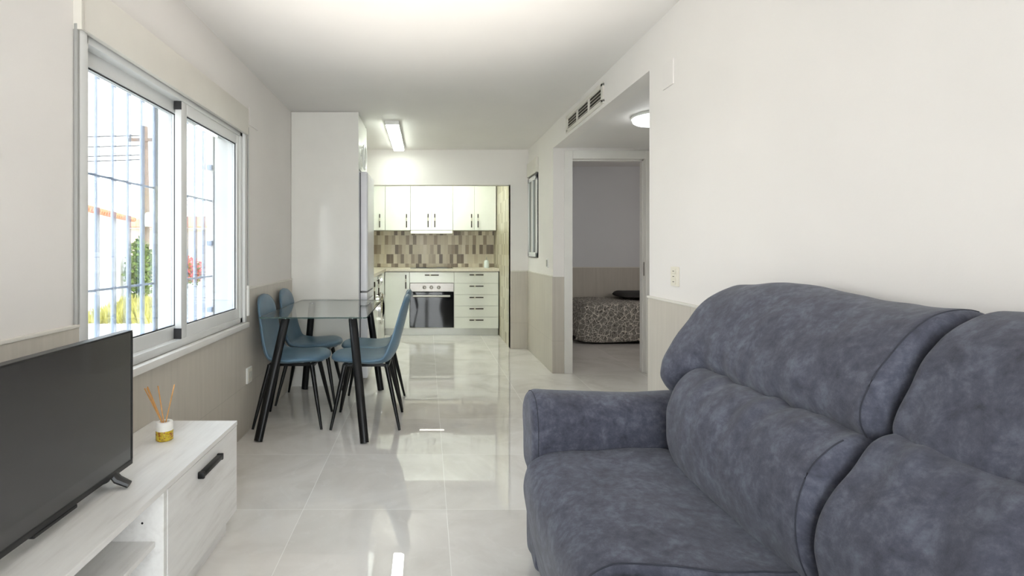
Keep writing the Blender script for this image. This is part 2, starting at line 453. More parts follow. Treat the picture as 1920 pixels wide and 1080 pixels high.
# ------------------------------------------------------------------ window_1 (left wall)
w1 = sempty('window_1', (XL, WY0, WZ0))
xf0, xf1 = XL - .085, XL - .006                # frame depth
bm = B()
fw = .045
box(bm, xf0, xf1, WY0, WY0 + fw, WZ0, WZ1, .004); box(bm, xf0, xf1, WY1 - fw, WY1, WZ0, WZ1, .004)
box(bm, xf0, xf1, WY0, WY1, WZ0, WZ0 + .035, .004); box(bm, xf0, xf1, WY0, WY1, WZ1 - .035, WZ1, .004)
box(bm, XL - .006, XL + .012, WY0 - .03, WY0 + .012, WZ0, WZ1, .004); box(bm, XL - .006, XL + .012, WY1 - .012, WY1 + .022, WZ0, WZ1, .004)
obj('window_frame', bm, 'alu', w1, smooth=True)
YM = 2.60
def sash(x0, x1, y0, y1, sw):
    z0, z1 = WZ0 + .03, WZ1 - .03
    bm = B()
    box(bm, x0, x1, y0, y0 + sw, z0, z1, .004); box(bm, x0, x1, y1 - sw, y1, z0, z1, .004)
    box(bm, x0, x1, y0 + sw, y1 - sw, z0, z0 + .065, .004); box(bm, x0, x1, y0 + sw, y1 - sw, z1 - .06, z1, .004)
    s = obj('sash', bm, 'alu', w1, smooth=True)
    xm = (x0 + x1) / 2
    obj('pane', bx(xm - .003, xm + .003, y0 + sw, y1 - sw, z0 + .065, z1 - .06), 'pane', s)
    bm = B(); e = .005; zz0, zz1 = z0 + .065, z1 - .06
    for (a, b, c, d) in ((y0 + sw, y0 + sw + e, zz0, zz1), (y1 - sw - e, y1 - sw, zz0, zz1), (y0 + sw, y1 - sw, zz0, zz0 + e), (y0 + sw, y1 - sw, zz1 - e, zz1)):
        box(bm, xm + .003, xm + .008, a, b, c, d)
    obj('glazing_bead', bm, 'rubber', s)
    return s
sash(XL - .078, XL - .048, WY0 + .03, YM + .06, .06)
s2 = sash(XL - .044, XL - .012, YM - .03, WY1 - .03, .06)
bm = B(); box(bm, XL - .046, XL - .012, YM - .036, YM - .028, WZ0 + .03, WZ0 + .085); box(bm, XL - .046, XL - .012, YM - .036, YM - .028, WZ1 - .075, WZ1 - .02)
obj('end_cap', bm, 'rubber', s2)
# roller shutter box, strap, sill
bm = B(); box(bm, XL, XL + .022, WY0 - .04, WY1 + .03, WZ1 - .012, 2.085, .004)
obj('roller_box', bm, 'boxwhite', w1, smooth=True)
bm = B(); box(bm, XL, XL + .028, WY0 - .045, WY0 - .035, WZ1 - .02, 2.09)
obj('roller_box_end', bm, 'boxwhite', w1)
bm = B(); box(bm, XL - .01, XL + .032, WY0 - .03, WY1 + .02, WZ0 - .032, WZ0, .005)
obj('window_sill', bm, 'marble', w1, smooth=True)
obj('shutter_strap', tube(B(), [(XL + .016, WY1 + .034, 1.97), (XL + .016, WY1 + .034, 0.82)], .006, 8, .35), 'grey_plastic', w1)
bm = B(); box(bm, XL, XL + .022, WY1 + .026, WY1 + .056, .75, .95, .009)
obj('strap_winder', bm, 'plastic', w1, smooth=True)
bm = B(); box(bm, XL + .002, XL + .014, WY0 - .046, WY0 - .034, .93, 1.93, .003)
obj('side_trim', bm, 'grey_plastic', w1)
# shutter guides and the raised shutters' lower slats
for y in (WY0 + .02, 2.665, WY1 - .03):
    bm = B(); box(bm, XL - .175, XL - .088, y, y + .03, WZ0, WZ1, .003)
    g = obj('shutter_guide', bm, 'alu', w1, smooth=True)
    obj('guide_seal', bx(XL - .182, XL - .175, y - .003, y + .03, WZ0, WZ1), 'rubber', g)
for y0, y1, z in ((WY0 + .05, 2.68, 1.865), (2.71, WY1 - .03, 1.875)):
    bm = B()
    k = z
    while k < WZ1 + .06: box(bm, XL - .14, XL - .128, y0, y1, k, k + .036, .005); k += .037
    obj('roller_shutter', bm, 'alu', w1, smooth=True)
obj('outer_sill', bx(XO - .04, XL - .085, WY0, WY1, WZ0 - .02, WZ0 + .005), 'marble', w1)

# grille outside
gr = thing('window_grille', 'grey steel security bars on the outside of the left window', 'window grille', (XO + .03, WY0, WZ0))
xg = XO + .03
y = WY0 + .06
while y < WY1 - .02:
    obj('bar', tube(B(), [(xg, y, WZ0 + .006), (xg, y, WZ1)], .011, 10), 'galv', gr, smooth=True); y += .118
for z in (1.01, 1.49):
    obj('cross_rail', bx(xg - .003, xg + .003, WY0, WY1, z - .005, z + .005), 'galv', gr)
for z in (.80, 1.22, 1.70):
    obj('fixing_lug', bx(xg - .012, xg + .018, WY1 - .05, WY1, z - .015, z + .015), 'galv', gr)

# ------------------------------------------------------------------ window_2 (right wall, small)
w2 = sempty('window_2', (XR, 5.75, 1.08))
ya, yb = 5.76, 6.24
obj('roller_box', bx(XR - .03, XR, ya - .01, yb + .03, 2.02, 2.18, .004), 'boxwhite', w2)
bm = B()
for a, b in ((ya, ya + .05), (yb - .05, yb)): box(bm, XR - .022, XR, a, b, 1.10, 2.0, .003)
box(bm, XR - .022, XR, ya, yb, 1.10, 1.15, .003); box(bm, XR - .022, XR, ya, yb, 1.95, 2.0, .003); box(bm, XR - .026, XR, ya + .20, ya + .26, 1.15, 1.95, .003)
obj('window_frame', bm, 'alu', w2)
obj('frame_gap', bx(XR - .010, XR, ya, yb + .014, 1.092, 2.016), 'rubber', w2)
obj('pane', bx(XR - .014, XR - .011, ya + .05, yb - .05, 1.15, 1.95), plain('dark_window_glass', (92, 98, 96), .05, spec=.6), w2)

# small covers, switches, sockets on the walls
def plate(name, label, cat, side, y0, y1, z0, z1, mat, inner=None, th=.009):
    s = 1 if side == 'L' else -1
    x = XL if side == 'L' else XR
    x1 = x + s * th
    o = tag(obj(name, bx(x, x1, y0, y1, z0, z1, .002), mat, loc=(x, (y0 + y1) / 2, z0)), label, cat)
    if inner: inner(o, x1, s)
    return o
plate('cover_plate', 'square white blank cover plate high on the left wall beyond the window', 'cover plate', 'L', 3.50, 3.68, 2.00, 2.12, 'paint', th=.007)
plate('cover_plate', 'square white blank cover plate high on the right wall above the sofa', 'cover plate', 'R', 2.60, 2.715, 1.99, 2.115, 'paint', th=.007)
def sock(o, x, s):
    obj('insert', bx(x, x + s * .003, 3.437, 3.503, .322, .408, .001), 'ivory', o)
    for yy in (3.455, 3.477): obj('slot', bx(x + s * .003, x + s * .0045, yy, yy + .008, .345, .388), 'grey_plastic', o)
plate('wall_socket', 'white double wall socket low on the left wall behind the near dining chair', 'socket', 'L', 3.425, 3.515, .315, .415, 'plastic', sock, th=.02)
def sw(o, x, s):
    for k in range(3):
        obj('rocker', bx(x, x + s * .004, 2.562, 2.602, 1.013 + k * .026, 1.035 + k * .026, .001), 'ivory', o)
        obj('mark', bx(x + s * .004, x + s * .0048, 2.574, 2.590, 1.0225 + k * .026, 1.0255 + k * .026), 'bronze', o)
plate('light_switch', 'ivory switch plate with three modules on the right wall above the sofa arm', 'switch', 'R', 2.545, 2.62, 1.003, 1.097, 'ivory', sw)
plate('light_switch', 'narrow white switch on the right wall between small window and bedroom door', 'switch', 'R', 5.28, 5.345, 1.00, 1.09, 'plastic', lambda o, x, s: obj('rocker', bx(x, x + s * .004, 5.29, 5.335, 1.012, 1.078, .001), 'grey_plastic', o))

# ventilation grille on the bulkhead
va, vb, vz0, vz1 = 3.64, 4.56, 2.187, 2.312
vg = thing('air_vent', 'long cream air conditioning grille with three louvred sections above the hall opening', 'air vent', (XR, va, vz0))
bm = B()
e = .022
secs = []
L = (vb - va - 2 * e - 2 * .03) / 3
for k in range(3): secs.append((va + e + k * (L + .03), va + e + k * (L + .03) + L))
box(bm, XR - .012, XR, va - .02, vb + .02, vz1 - .018, vz1 + .012, .002); box(bm, XR - .012, XR, va - .02, vb + .02, vz0 - .012, vz0 + .018, .002)
box(bm, XR - .012, XR, va - .02, va + e, vz0, vz1); box(bm, XR - .012, XR, vb - e, vb + .02, vz0, vz1)
for k in (0, 1): box(bm, XR - .011, XR, secs[k][1], secs[k + 1][0], vz0, vz1)
obj('frame', bm, 'boxwhite', vg)
obj('backing', bx(XR - .002, XR, va, vb, vz0, vz1), 'dark', vg)
for a, b in secs:
    bm = B()
    for k in range(4):
        z = vz0 + .024 + k * .0235
        grid_skin(bm, [[(XR - .011, q, z), (XR - .0105, q, z + .003), (XR - .002, q, z + .013), (XR - .002, q, z + .010)] for q in (a, b)])
    obj('louvres', bm, 'boxwhite', vg)

# ------------------------------------------------------------------ lamps
lt = thing('ceiling_light', 'long white rectangular LED batten on the ceiling in front of the kitchen', 'ceiling light', (-.32, 5.55, H))
obj('housing', bx(-.385, -.255, 4.92, 6.18, H - .035, H, .004), 'plastic', lt)
obj('diffuser', bx(-.378, -.262, 4.945, 6.155, H - .05, H - .035, .004), 'led', lt)
rl = thing('ceiling_light', 'round flat glowing LED lamp on the lowered hall ceiling', 'ceiling light', (1.68, 3.85, 2.15))
obj('rim', lathe(B(), [(.19, 0), (.195, -.012), (.19, -.02)], (1.68, 3.85, 2.15), n=48), 'plastic', rl, smooth=True)
obj('diffuser', lathe(B(), [(.183, -.02), (.18, -.04), (.165, -.05), (.05, -.052)], (1.68, 3.85, 2.15), n=48), 'led_round', rl, smooth=True)
kl = thing('ceiling_light', 'bright LED batten inside the kitchen recess behind the header', 'ceiling light', (.1, 6.95, H))
obj('housing', bx(-.5, .6, 6.88, 7.02, H - .03, H), 'plastic', kl)
obj('diffuser', bx(-.49, .59, 6.89, 7.01, H - .045, H - .03), 'led_kitchen', kl)

# ================================================================== KITCHEN
def handle(parent, c, vertical, length=.19, nrm=(0, -1, 0)):
    c = V(c); n = V(nrm); ax = V((0, 0, 1)) if vertical else (V((1, 0, 0)) if abs(n.y) > .5 else V((0, 1, 0)))
    a, b = c - ax * length / 2, c + ax * length / 2
    o = n * .022
    segs = [(-.5, -.02, 'bronze'), (-.02, .22, 'ceramic'), (.22, .5, 'bronze')] if vertical else [(-.5, -.18, 'bronze'), (-.18, -.06, 'ceramic'), (-.06, .5, 'bronze')]
    bm = B()
    for s in (-.42, .42): tube(bm, [c + ax * length * s, c + ax * length * s + o], .005, 8)
    tube(bm, [c - ax * length * .49 + o, c + ax * length * .49 + o], .0055, 8)
    for s0, s1, m in segs:
        if m == 'bronze': tube(bm, [c + ax * length * s0 + o, c + ax * length * s1 + o], .0075, 8)
    h = obj('handle', bm, 'bronze', parent, smooth=True)
    for s0, s1, m in segs:
        if m == 'ceramic':
            obj('handle_grip', tube(B(), [c + ax * length * s0 + o, c + ax * length * (s0 + s1) / 2 + o, c + ax * length * s1 + o], [.007, .009, .007], 8), 'ceramic', parent, smooth=True)
    return h

YF = 7.30            # base unit fronts
YU = 7.57            # wall unit fronts
UZ0, UZ1 = 1.453, 2.10
def wall_unit(label, x0, x1, doors, z0=UZ0):
    t = thing('wall_cabinet', label, 'kitchen cabinet', ((x0 + x1) / 2, YK, z0), 'white wall cabinets')
    obj('body', bx(x0 + .001, x1 - .001, YU + .02, YK - .01, z0, UZ1), 'cab_body', t)
    for a, b, hx in doors:
        d = obj('door', bx(a + .0015, b - .0015, YU, YU + .019, z0 + .002, UZ1, .002), 'cab', t)
        if hx is not None: handle(d, (hx, YU, z0 + .135), True)
    return t
wall_unit('narrow white wall cabinet in the left corner with one handle', -.785, -.59, [(-.785, -.59, -.665)])
wall_unit('single white wall cabinet left of the extractor hood', -.588, -.232, [(-.588, -.232, -.285)])
wall_unit('white double wall cabinet directly above the extractor hood', -.230, .370, [(-.230, .070, .020), (.070, .370, .115)], UZ0 + .003)
wall_unit('white double wall cabinet at the right end of the row', .372, .985, [(.372, .678, .635), (.678, .985, .727)])
# return run of wall units along the left wall
t = thing('wall_cabinet', 'white wall cabinet on the left kitchen wall beside the corner', 'kitchen cabinet', (-.98, 7.2, UZ0), 'white wall cabinets')
obj('body', bx(XL + .002, -.81, 6.50, YU - .002, UZ0, UZ1), 'cab_body', t)
obj('door', bx(-.809, -.79, 6.502, 7.02, UZ0 + .002, UZ1, .002), 'cab', t)
obj('door', bx(-.809, -.79, 7.024, YU - .004, UZ0 + .002, UZ1, .002), 'cab', t)
# hood
t = thing('extractor_hood', 'slim pull-out extractor hood under the wall cabinets', 'extractor hood', (.07, YU, UZ0 - .05))
obj('body', bx(-.225, .365, YU + .03, YK - .02, UZ0 - .04, UZ0 + .001), 'steel', t)
obj('front_lip', bx(-.228, .368, YU - .03, YU + .03, UZ0 - .048, UZ0 - .002, .006), 'gloss_white', t)
obj('hood_lamp', bx(-.1, .25, YU + .08, YU + .12, UZ0 - .044, UZ0 - .040), emit('hood_lamp', (1, .93, .8), 6), t)

# base units on the back wall
BZ0, BZ1 = .10, .875
t = thing('base_cabinet', 'white single-door base cabinet left of the oven', 'kitchen cabinet', (-.4, YF, 0), 'white base units')
obj('body', bx(-.575, -.235, YF + .02, YK - .01, BZ0, BZ1), 'cab_body', t)
d = obj('door', bx(-.572, -.237, YF, YF + .019, BZ0 + .002, BZ1 - .004, .002), 'cab', t)
handle(d, (-.285, YF, .74), True)
t = thing('oven_cabinet', 'white oven housing with a single drawer over the built-in oven', 'kitchen cabinet', (.07, YF, 0), 'white base units')
bm = B(); box(bm, -.233, -.229, YF + .02, YK - .01, BZ0, BZ1); box(bm, .371, .375, YF + .02, YK - .01, BZ0, BZ1); box(bm, -.229, .371, YF + .02, YK - .01, BZ0, BZ0 + .01); box(bm, -.229, .371, YF + .02, YK - .01, .745, BZ1)
obj('body', bm, 'cab_body', t)
d = obj('drawer', bx(-.231, .373, YF, YF + .019, .725, BZ1 - .004, .002), 'cab', t)
handle(d, (.07, YF, .832), False)
t = thing('oven', 'built-in stainless steel oven with black glass door and three knobs', 'oven', (.07, YF, .113))
obj('body', bx(-.222, .364, YF + .025, YK - .05, .113, .72), 'blackplastic', t)
p = obj('control_panel', bx(-.228, .370, YF - .004, YF + .024, .605, .721, .003), 'steel', t)
for kx in (-.03, .065, .165):
    k = obj('knob', lathe(B(), [(.026, 0), (.026, -.006), (.019, -.008), (.017, -.026), (.004, -.028)], (kx, YF - .004, .664), 'y', 24), 'steel', p, smooth=True)
    obj('pointer', bx(kx - .002, kx + .002, YF - .034, YF - .030, .664, .680), 'blackplastic', k)
d = obj('oven_door', bx(-.228, .370, YF - .006, YF + .024, .113, .600, .003), 'ovenglass', t)
bm = B(); tube(bm, [(-.19, YF - .045, .545), (.32, YF - .045, .545)], .014, 14); tube(bm, [(-.15, YF - .006, .545), (-.15, YF - .045, .545)], .008); tube(bm, [(.28, YF - .006, .545), (.28, YF - .045, .545)], .008)
obj('handle', bm, 'steel', d, smooth=True)
t = thing('drawer_unit', 'white base unit with five stacked drawers right of the oven', 'kitchen cabinet', (.68, YF, 0), 'white base units')
obj('body', bx(.376, .984, YF + .02, YK - .01, BZ0, BZ1), 'cab_body', t)
dz = [.101, .2555, .410, .565, .719, .873]
for a, b in zip(dz, dz[1:]):
    d = obj('drawer', bx(.377, .982, YF, YF + .019, a + .0015, b - .0015, .002), 'cab', t)
    handle(d, (.68, YF, b - .038), False)
bm = B(); box(bm, -.575, .984, YF + .05, YF + .066, 0, .099)
tag(obj('plinth', bm, 'plinth', loc=(.2, YF + .05, 0)), 'grey plinth strip along the foot of the kitchen units', 'plinth')
# left run
XS = -.577
t = thing('base_cabinet', 'white base cabinet on the left run between fridge and washing machine', 'kitchen cabinet', (-.87, 5.7, 0), 'white base units')
obj('body', bx(XL + .002, XS - .02, 5.235, 6.245, .0, BZ1), 'cab_body', t)
for a, b in ((5.237, 5.74), (5.744, 6.243)):
    d = obj('door', bx(XS - .019, XS, a, b, BZ0, BZ1 - .004, .002), 'cab', t)
    handle(d, (XS, b - .06, .74), True, nrm=(1, 0, 0))
t = thing('washing_machine', 'white front-loading washing machine with round door on the left run', 'washing machine', (-.87, 6.55, 0))
obj('body', bx(XL + .03, XS, 6.255, 6.845, .01, .865, .006), 'gloss_white', t)
obj('control_panel', bx(XS, XS + .012, 6.265, 6.835, .74, .855, .004), 'plastic', t)
dr = obj('door_ring', lathe(B(), [(.20, 0), (.20, .03), (.175, .05), (.15, .045), (.148, .01)], (XS, 6.55, .46), 'x', 40), 'chrome', t, smooth=True)
obj('door_glass', lathe(B(), [(.15, .01), (.13, .045), (.08, .06), (.02, .066)], (XS, 6.55, .46), 'x', 40), 'ovenglass', t, smooth=True)
obj('dial', lathe(B(), [(.035, 0), (.033, .02), (.01, .024)], (XS + .012, 6.55, .80), 'x', 24), 'chrome', t, smooth=True)
obj('soap_drawer', bx(XS + .012, XS + .018, 6.29, 6.45, .765, .835, .003), 'plastic', t)
tag(obj('filler_panel', bx(XS - .02, XS - .001, 6.855, YF - .003, 0, BZ1), 'cab', loc=(XS, 7.07, 0)), 'white corner filler panel between washing machine and back run', 'panel')
# worktop, L-shaped
bm = B()
box(bm, XS - .0, .993, YF - .018, YK - .009, .880, .92, .004); box(bm, XL + .002, XS + .018, 5.232, YF - .019, .880, .92, .004); box(bm, XL + .002, XS - .001, YF - .018, YK - .009, .880, .92)
tag(obj('worktop', bm, 'worktop', loc=(.2, YF, .88)), 'cream stone L-shaped worktop over the kitchen base units', 'worktop')
t = tag(obj('cooktop', bx(-.225, .365, YF + .04, YK - .08, .92, .927, .002), 'ovenglass', loc=(.07, YF + .3, .92)), 'flat black glass hob set into the worktop above the oven', 'hob')
for cx, cy, r in ((-.07, 7.44, .09), (.21, 7.44, .075), (-.07, 7.68, .075), (.21, 7.68, .09)):
    obj('ring', lathe(B(), [(r, 0), (r, .0006), (r - .004, .0006), (r - .004, 0)], (cx, cy, .927), n=32), 'grey_plastic', t)
t = thing('soap_dispenser', 'small pale soap bottle standing on the worktop by the tiled wall', 'soap bottle', (.855, 7.62, .92))
obj('bottle', lathe(B(), [(.034, 0), (.036, .01), (.036, .085), (.028, .105), (.012, .112)], (.855, 7.62, .92), n=24), 'soap', t, smooth=True)
obj('pump', tube(B(), [(.855, 7.62, 1.03), (.855, 7.62, 1.062), (.855, 7.60, 1.066), (.855, 7.585, 1.062)], .006, 8), 'grey_plastic', t, smooth=True)

# fridge tower
FX = -.587
t = thing('fridge_housing', 'tall glossy white fridge housing with side panel up to the ceiling', 'kitchen cabinet', (-.87, 4.9, 0))
obj('side_panel', bx(XL + .002, FX, 4.60, 4.619, 0.0, H - .003, .0015), 'gloss_white', t)
obj('back_panel', bx(XL + .002, FX, 5.205, 5.224, 0.0, H - .003), 'gloss_white', t)
obj('top_cabinet', bx(XL + .002, FX - .02, 4.62, 5.204, 1.88, H - .003), 'cab_body', t)
d = obj('top_door', bx(FX - .019, FX, 4.621, 5.203, 1.885, H - .02, .002), 'cab', t)
bm = B(); n = 40
rings = []
for k in range(n):
    a = 2 * PI * k / n; c = V((FX + .022, 4.86 + .105 * math.cos(a), 2.02 + .105 * math.sin(a)))
    rd = V((0, math.cos(a), math.sin(a)))
    rings.append([c + (V((1, 0, 0)) * math.cos(b) + rd * math.sin(b)) * .011 for b in [2 * PI * q / 10 for q in range(10)]])
R = [[bm.verts.new(p) for p in r] for r in rings]
for i in range(n):
    for q in range(10): bm.faces.new((R[i][q], R[i][(q + 1) % 10], R[(i + 1) % n][(q + 1) % 10], R[(i + 1) % n][q]))
for s in (-1, 1): tube(bm, [(FX, 4.86 + s * .105, 2.02), (FX + .022, 4.86 + s * .105, 2.02)], .008)
obj('ring_handle', bm, 'plastic', d, smooth=True)
obj('handle_plate', lathe(B(), [(.092, 0), (.092, .006), (.08, .009), (.01, .010)], (FX, 4.86, 2.02), 'x', 40), 'gloss_white', d, smooth=True)
t = thing('fridge', 'silver white fridge freezer standing in the tall housing', 'fridge', (-.85, 4.91, 0))
obj('body', bx(XL + .04, FX + .005, 4.63, 5.195, .02, 1.86), 'fridge', t)
obj('fridge_door', bx(FX + .010, FX + .075, 4.632, 5.193, .815, 1.858, .018, 4), 'fridge', t, smooth=True)
obj('freezer_door', bx(FX + .010, FX + .075, 4.632, 5.193, .06, .735, .018, 4), 'fridge', t, smooth=True)
obj('grip_band', bx(FX + .008, FX + .070, 4.636, 5.189, .745, .805, .006), 'fridge', t, smooth=True)
obj('gasket', bx(FX + .005, FX + .012, 4.636, 5.189, .05, 1.85), 'rubber', t)

# ================================================================== DINING SET
t = thing('dining_table', 'rectangular glass-topped dining table with black splayed legs', 'dining table', (-.742, 3.99, 0))
TX0, TX1, TY0, TY1 = -1.068, -.382, 3.385, 4.58
def rrect(x0, x1, y0, y1, r, n=6):
    out = []
    for cx, cy, a0 in ((x1 - r, y1 - r, 0), (x0 + r, y1 - r, PI / 2), (x0 + r, y0 + r, PI), (x1 - r, y0 + r, 3 * PI / 2)):
        for k in range(n + 1): a = a0 + PI / 2 * k / n; out.append((cx + r * math.cos(a), cy + r * math.sin(a)))
    return out
ol = rrect(TX0, TX1, TY0, TY1, .03)
bm = B(); vs = [[bm.verts.new((x, y, z)) for x, y in ol] for z in (.742, .750)]
bm.faces.new(vs[1]); bm.faces.new(vs[0][::-1])
tp = obj('tabletop', bm, 'tableglass', t)
bm = B(); n = len(ol)
oo = rrect(TX0 - .0006, TX1 + .0006, TY0 - .0006, TY1 + .0006, .03)
grid_skin(bm, [[(x, y, z) for x, y in oo] for z in (.742, .750)], caps=False)
obj('glass_edge', bm, 'glassedge', tp)
for (ax, ay, bx_, by) in ((-.925, 3.50, -1.035, 3.275), (-.485, 3.50, -.378, 3.245), (-.955, 4.45, -1.03, 4.50), (-.485, 4.45, -.385, 4.47)):
    d = V((bx_ - ax, by - ay, -.73)).normalized()
    lg = obj('leg', tube(B(), [(ax, ay, .728), (ax + (bx_ - ax) * .5, ay + (by - ay) * .5, .37), (bx_, by, .004)], [.028, .028, .027], 16, .6, side=(1, 0, 0)), 'black', t, smooth=True)
    obj('mounting_pad', lathe(B(), [(.03, 0), (.03, .004), (.026, .0045), (.026, .009), (.02, .0115)], (ax, ay, .730), n=24), 'chrome', lg, smooth=True)

def shell(lean):
    prof = [(.234, .440), (.225, .452), (.20, .458), (.13, .457), (.03, .450), (-.07, .446), (-.125, .455), (-.158, .490), (-.178, .545), (-.190, .62), (-.200, .71), (-.210, .80), (-.216, .86), (-.218, .882)]
    prof = [(x - lean * max(0, z - .45) / .43, z - .008) for x, z in prof]
    c = catmull([(x, 0, z) for x, z in prof], 5, False)
    n = len(c); L = [0]
    for a, b in zip(c, c[1:]): L.append(L[-1] + (b - a).length)
    tot = L[-1]; rings = []
    for i, p in enumerate(c):
        s = L[i] / tot
        d = (c[min(i + 1, n - 1)] - c[max(i - 1, 0)]).normalized()
        nr = V((d.z, 0, -d.x))
        # width along the profile
        e0 = min(1, s / .16); e1 = min(1, (1 - s) / .15)
        base = .43 if s < .45 else .43 - (.43 - .37) * min(1, (s - .45) / .4)
        w = base * math.sqrt(max(0.02, 1 - (1 - e0) ** 2.3)) * math.sqrt(max(.02, 1 - (1 - e1) ** 2.3))
        th = (.060 - .016 * min(1, max(0, (s - .4) / .25))) * math.sqrt(max(.05, 1 - (1 - min(1, s / .03)) ** 2)) * math.sqrt(max(.05, 1 - (1 - min(1, (1 - s) / .03)) ** 2))
        dish = .012 + .026 * min(1, max(0, (s - .3) / .25)) - .014 * max(0, (s - .6) / .4)
        ring = []
        for k in range(28):
            a = 2 * PI * k / 28; ca, sa = math.cos(a), math.sin(a)
            u = math.copysign(abs(ca) ** .75, ca); q = math.copysign(abs(sa) ** .8, sa)
            tt = th * (1 - .35 * abs(u) ** 3)
            ring.append(p + V((0, u * w / 2, 0)) + nr * (q * tt / 2 + dish * (abs(u) ** 2.2) * (w / .43) ** 2))
        rings.append(ring)
    bm = B(); grid_skin(bm, rings); return bm, rings
def make_chair(lean):
    t = thing('dining_chair', '', 'chair', (0, 0, 0), 'dining chairs around the glass table')
    bm, rings = shell(lean)
    s = obj('seat_shell', bm, 'teal', t, smooth='all')
    for kk in (1, 13):
        pts = [r[kk] for r in rings[3:-3]]
        obj('piping', tube(B(), pts, .0022, 6), M['teal'], s, smooth=True)
    bm = B()
    box(bm, -.14, .16, -.115, -.09, .398, .416, .003); box(bm, -.14, .16, .09, .115, .398, .416, .003)
    box(bm, -.15, -.12, -.13, .13, .394, .412, .003); box(bm, .13, .16, -.13, .13, .394, .412, .003)
    obj('seat_frame', bm, 'black', t)
    for sx in (-1, 1):
        for sy in (-1, 1):
            top = (.145 if sx > 0 else -.135, sy * .115, .408); bot = (sx * .225, sy * .195, .002)
            obj('leg', tube(B(), [top, [(a + b) / 2 for a, b in zip(top, bot)], bot], [.0165, .014, .0085], 12), 'black', t, smooth=True)
    return t
wall_chair, floor_chair = make_chair(0.0), make_chair(.055)
spots = [(wall_chair, -.915, 3.69, 0, 'blue padded dining chair by the window wall at the near end of the glass table'),
         (None, -.915, 4.215, 0, 'blue padded dining chair by the wall, squeezed next to the tall white fridge panel'),
         (floor_chair, -.402, 3.675, PI, 'blue padded dining chair on the open floor side, nearest the sofa'),
         (None, -.404, 4.11, PI, 'blue dining chair on the open floor side, half hidden, nearest the kitchen')]
for o, x, y, a, lab in spots:
    if o is None: o = copy_tree(wall_chair if a == 0 else floor_chair)
    o.location = (x, y, 0); o.rotation_euler = (0, 0, a); o['label'] = lab

# ================================================================== TV STAND, TV, DIFFUSER
CX0, CX1, CY0, CY1 = XL + .012, -.803, .55, 2.262
CZ0, CZ1 = .08, .455
YD0 = 1.655
t = thing('tv_stand', 'low white-washed wooden TV stand with open shelf and drop door', 'TV stand', ((CX0 + CX1) / 2, (CY0 + CY1) / 2, 0))
obj('top', bx(CX0, CX1, CY0, CY1, CZ1 - .018, CZ1, .0015), 'whitewood', t)
obj('bottom_panel', bx(CX0, CX1 - .004, CY0, CY1 - .002, CZ0, CZ0 + .018), 'whitewood', t)
obj('back_panel', bx(CX0, CX0 + .008, CY0, CY1 - .004, CZ0 + .018, CZ1 - .018), 'whitewood', t)
for y in (CY0, .95, YD0 - .018, CY1 - .020):
    obj('side_panel', bx(CX0 + .008, CX1 - (.004 if y < 2 else .02), y, y + .018, CZ0 + .018, CZ1 - .018), 'whitewood', t)
obj('shelf', bx(CX0 + .008, CX1 - .03, .968, YD0 - .018, .268, .284, .001), 'whitewood', t)
d = obj('door', bx(CX1 - .019, CX1 - .002, YD0 + .003, CY1 - .001, CZ0 - .002, CZ1 - .021, .0015), 'whitewood', t)
hz, hy = .385, 1.965
bm = B(); box(bm, CX1 - .002, CX1 + .020, hy - .085, hy + .085, hz - .009, hz + .009, .004)
box(bm, CX1 - .002, CX1 + .021, hy - .092, hy - .078, hz - .012, hz + .012, .004); box(bm, CX1 - .002, CX1 + .021, hy + .078, hy + .092, hz - .012, hz + .012, .004)
obj('handle', bm, 'black', d, smooth=True)
d2_ = obj('door', bx(CX1 - .019, CX1 - .002, CY0 + .001, .947, CZ0 - .002, CZ1 - .021, .0015), 'whitewood', t)
obj('peg_hole', lathe(B(), [(.0035, 0), (.0035, .001), (.001, .001)], (CX1 - .07, YD0 - .0185, .34), 'y', 12), 'black', t)
bm = B(); box(bm, CX0 + .02, CX0 + .036, CY0 + .02, CY1 - .035, 0, CZ0); box(bm, CX1 - .05, CX1 - .034, CY0 + .02, CY1 - .035, 0, CZ0); box(bm, CX0 + .036, CX1 - .05, CY1 - .051, CY1 - .035, 0, CZ0)
obj('plinth', bm, 'whitewood', t)

t = thing('tv', 'black flat-screen television standing on the white TV stand', 'television', (-.96, 1.35, CZ1))
TXs = -.945; ty0, ty1, tz0, tz1 = .98, 1.712, .494, .922
obj('screen', bx(TXs - .004, TXs, ty0 + .006, ty1 - .006, tz0 + .016, tz1 - .006), 'screen', t)
bm = B()
box(bm, TXs - .03, TXs + .002, ty0, ty1, tz0, tz0 + .016, .002); box(bm, TXs - .03, TXs + .002, ty0, ty1, tz1 - .006, tz1, .002)
box(bm, TXs - .03, TXs + .002, ty0, ty0 + .006, tz0 + .016, tz1 - .006); box(bm, TXs - .03, TXs + .002, ty1 - .006, ty1, tz0 + .016, tz1 - .006)
obj('bezel', bm, 'blackplastic', t)
bm = B(); box(bm, TXs - .03, TXs - .005, ty0 + .006, ty1 - .006, tz0 + .016, tz1 - .006); box(bm, TXs - .055, TXs - .03, ty0 + .10, ty1 - .10, tz0 + .01, tz1 - .14, .01)
obj('back_housing', bm, 'blackplastic', t)
obj('sensor_bar', bx(TXs - .02, TXs + .003, 1.28, 1.44, tz0 - .010, tz0, .003), 'blackplastic', t)
for y in (1.09, 1.62):
    bm = B()
    for s in (-1, 1):
        tube(bm, [(TXs - .012, y, tz0 + .01), (TXs - .012 + s * .018, y, tz0 - .012), (TXs - .012 + s * .052, y + .004, CZ1 + .010)], [.011, .012, .010], 10, 1.5)
    obj('foot', bm, 'blackplastic', t, smooth=True)

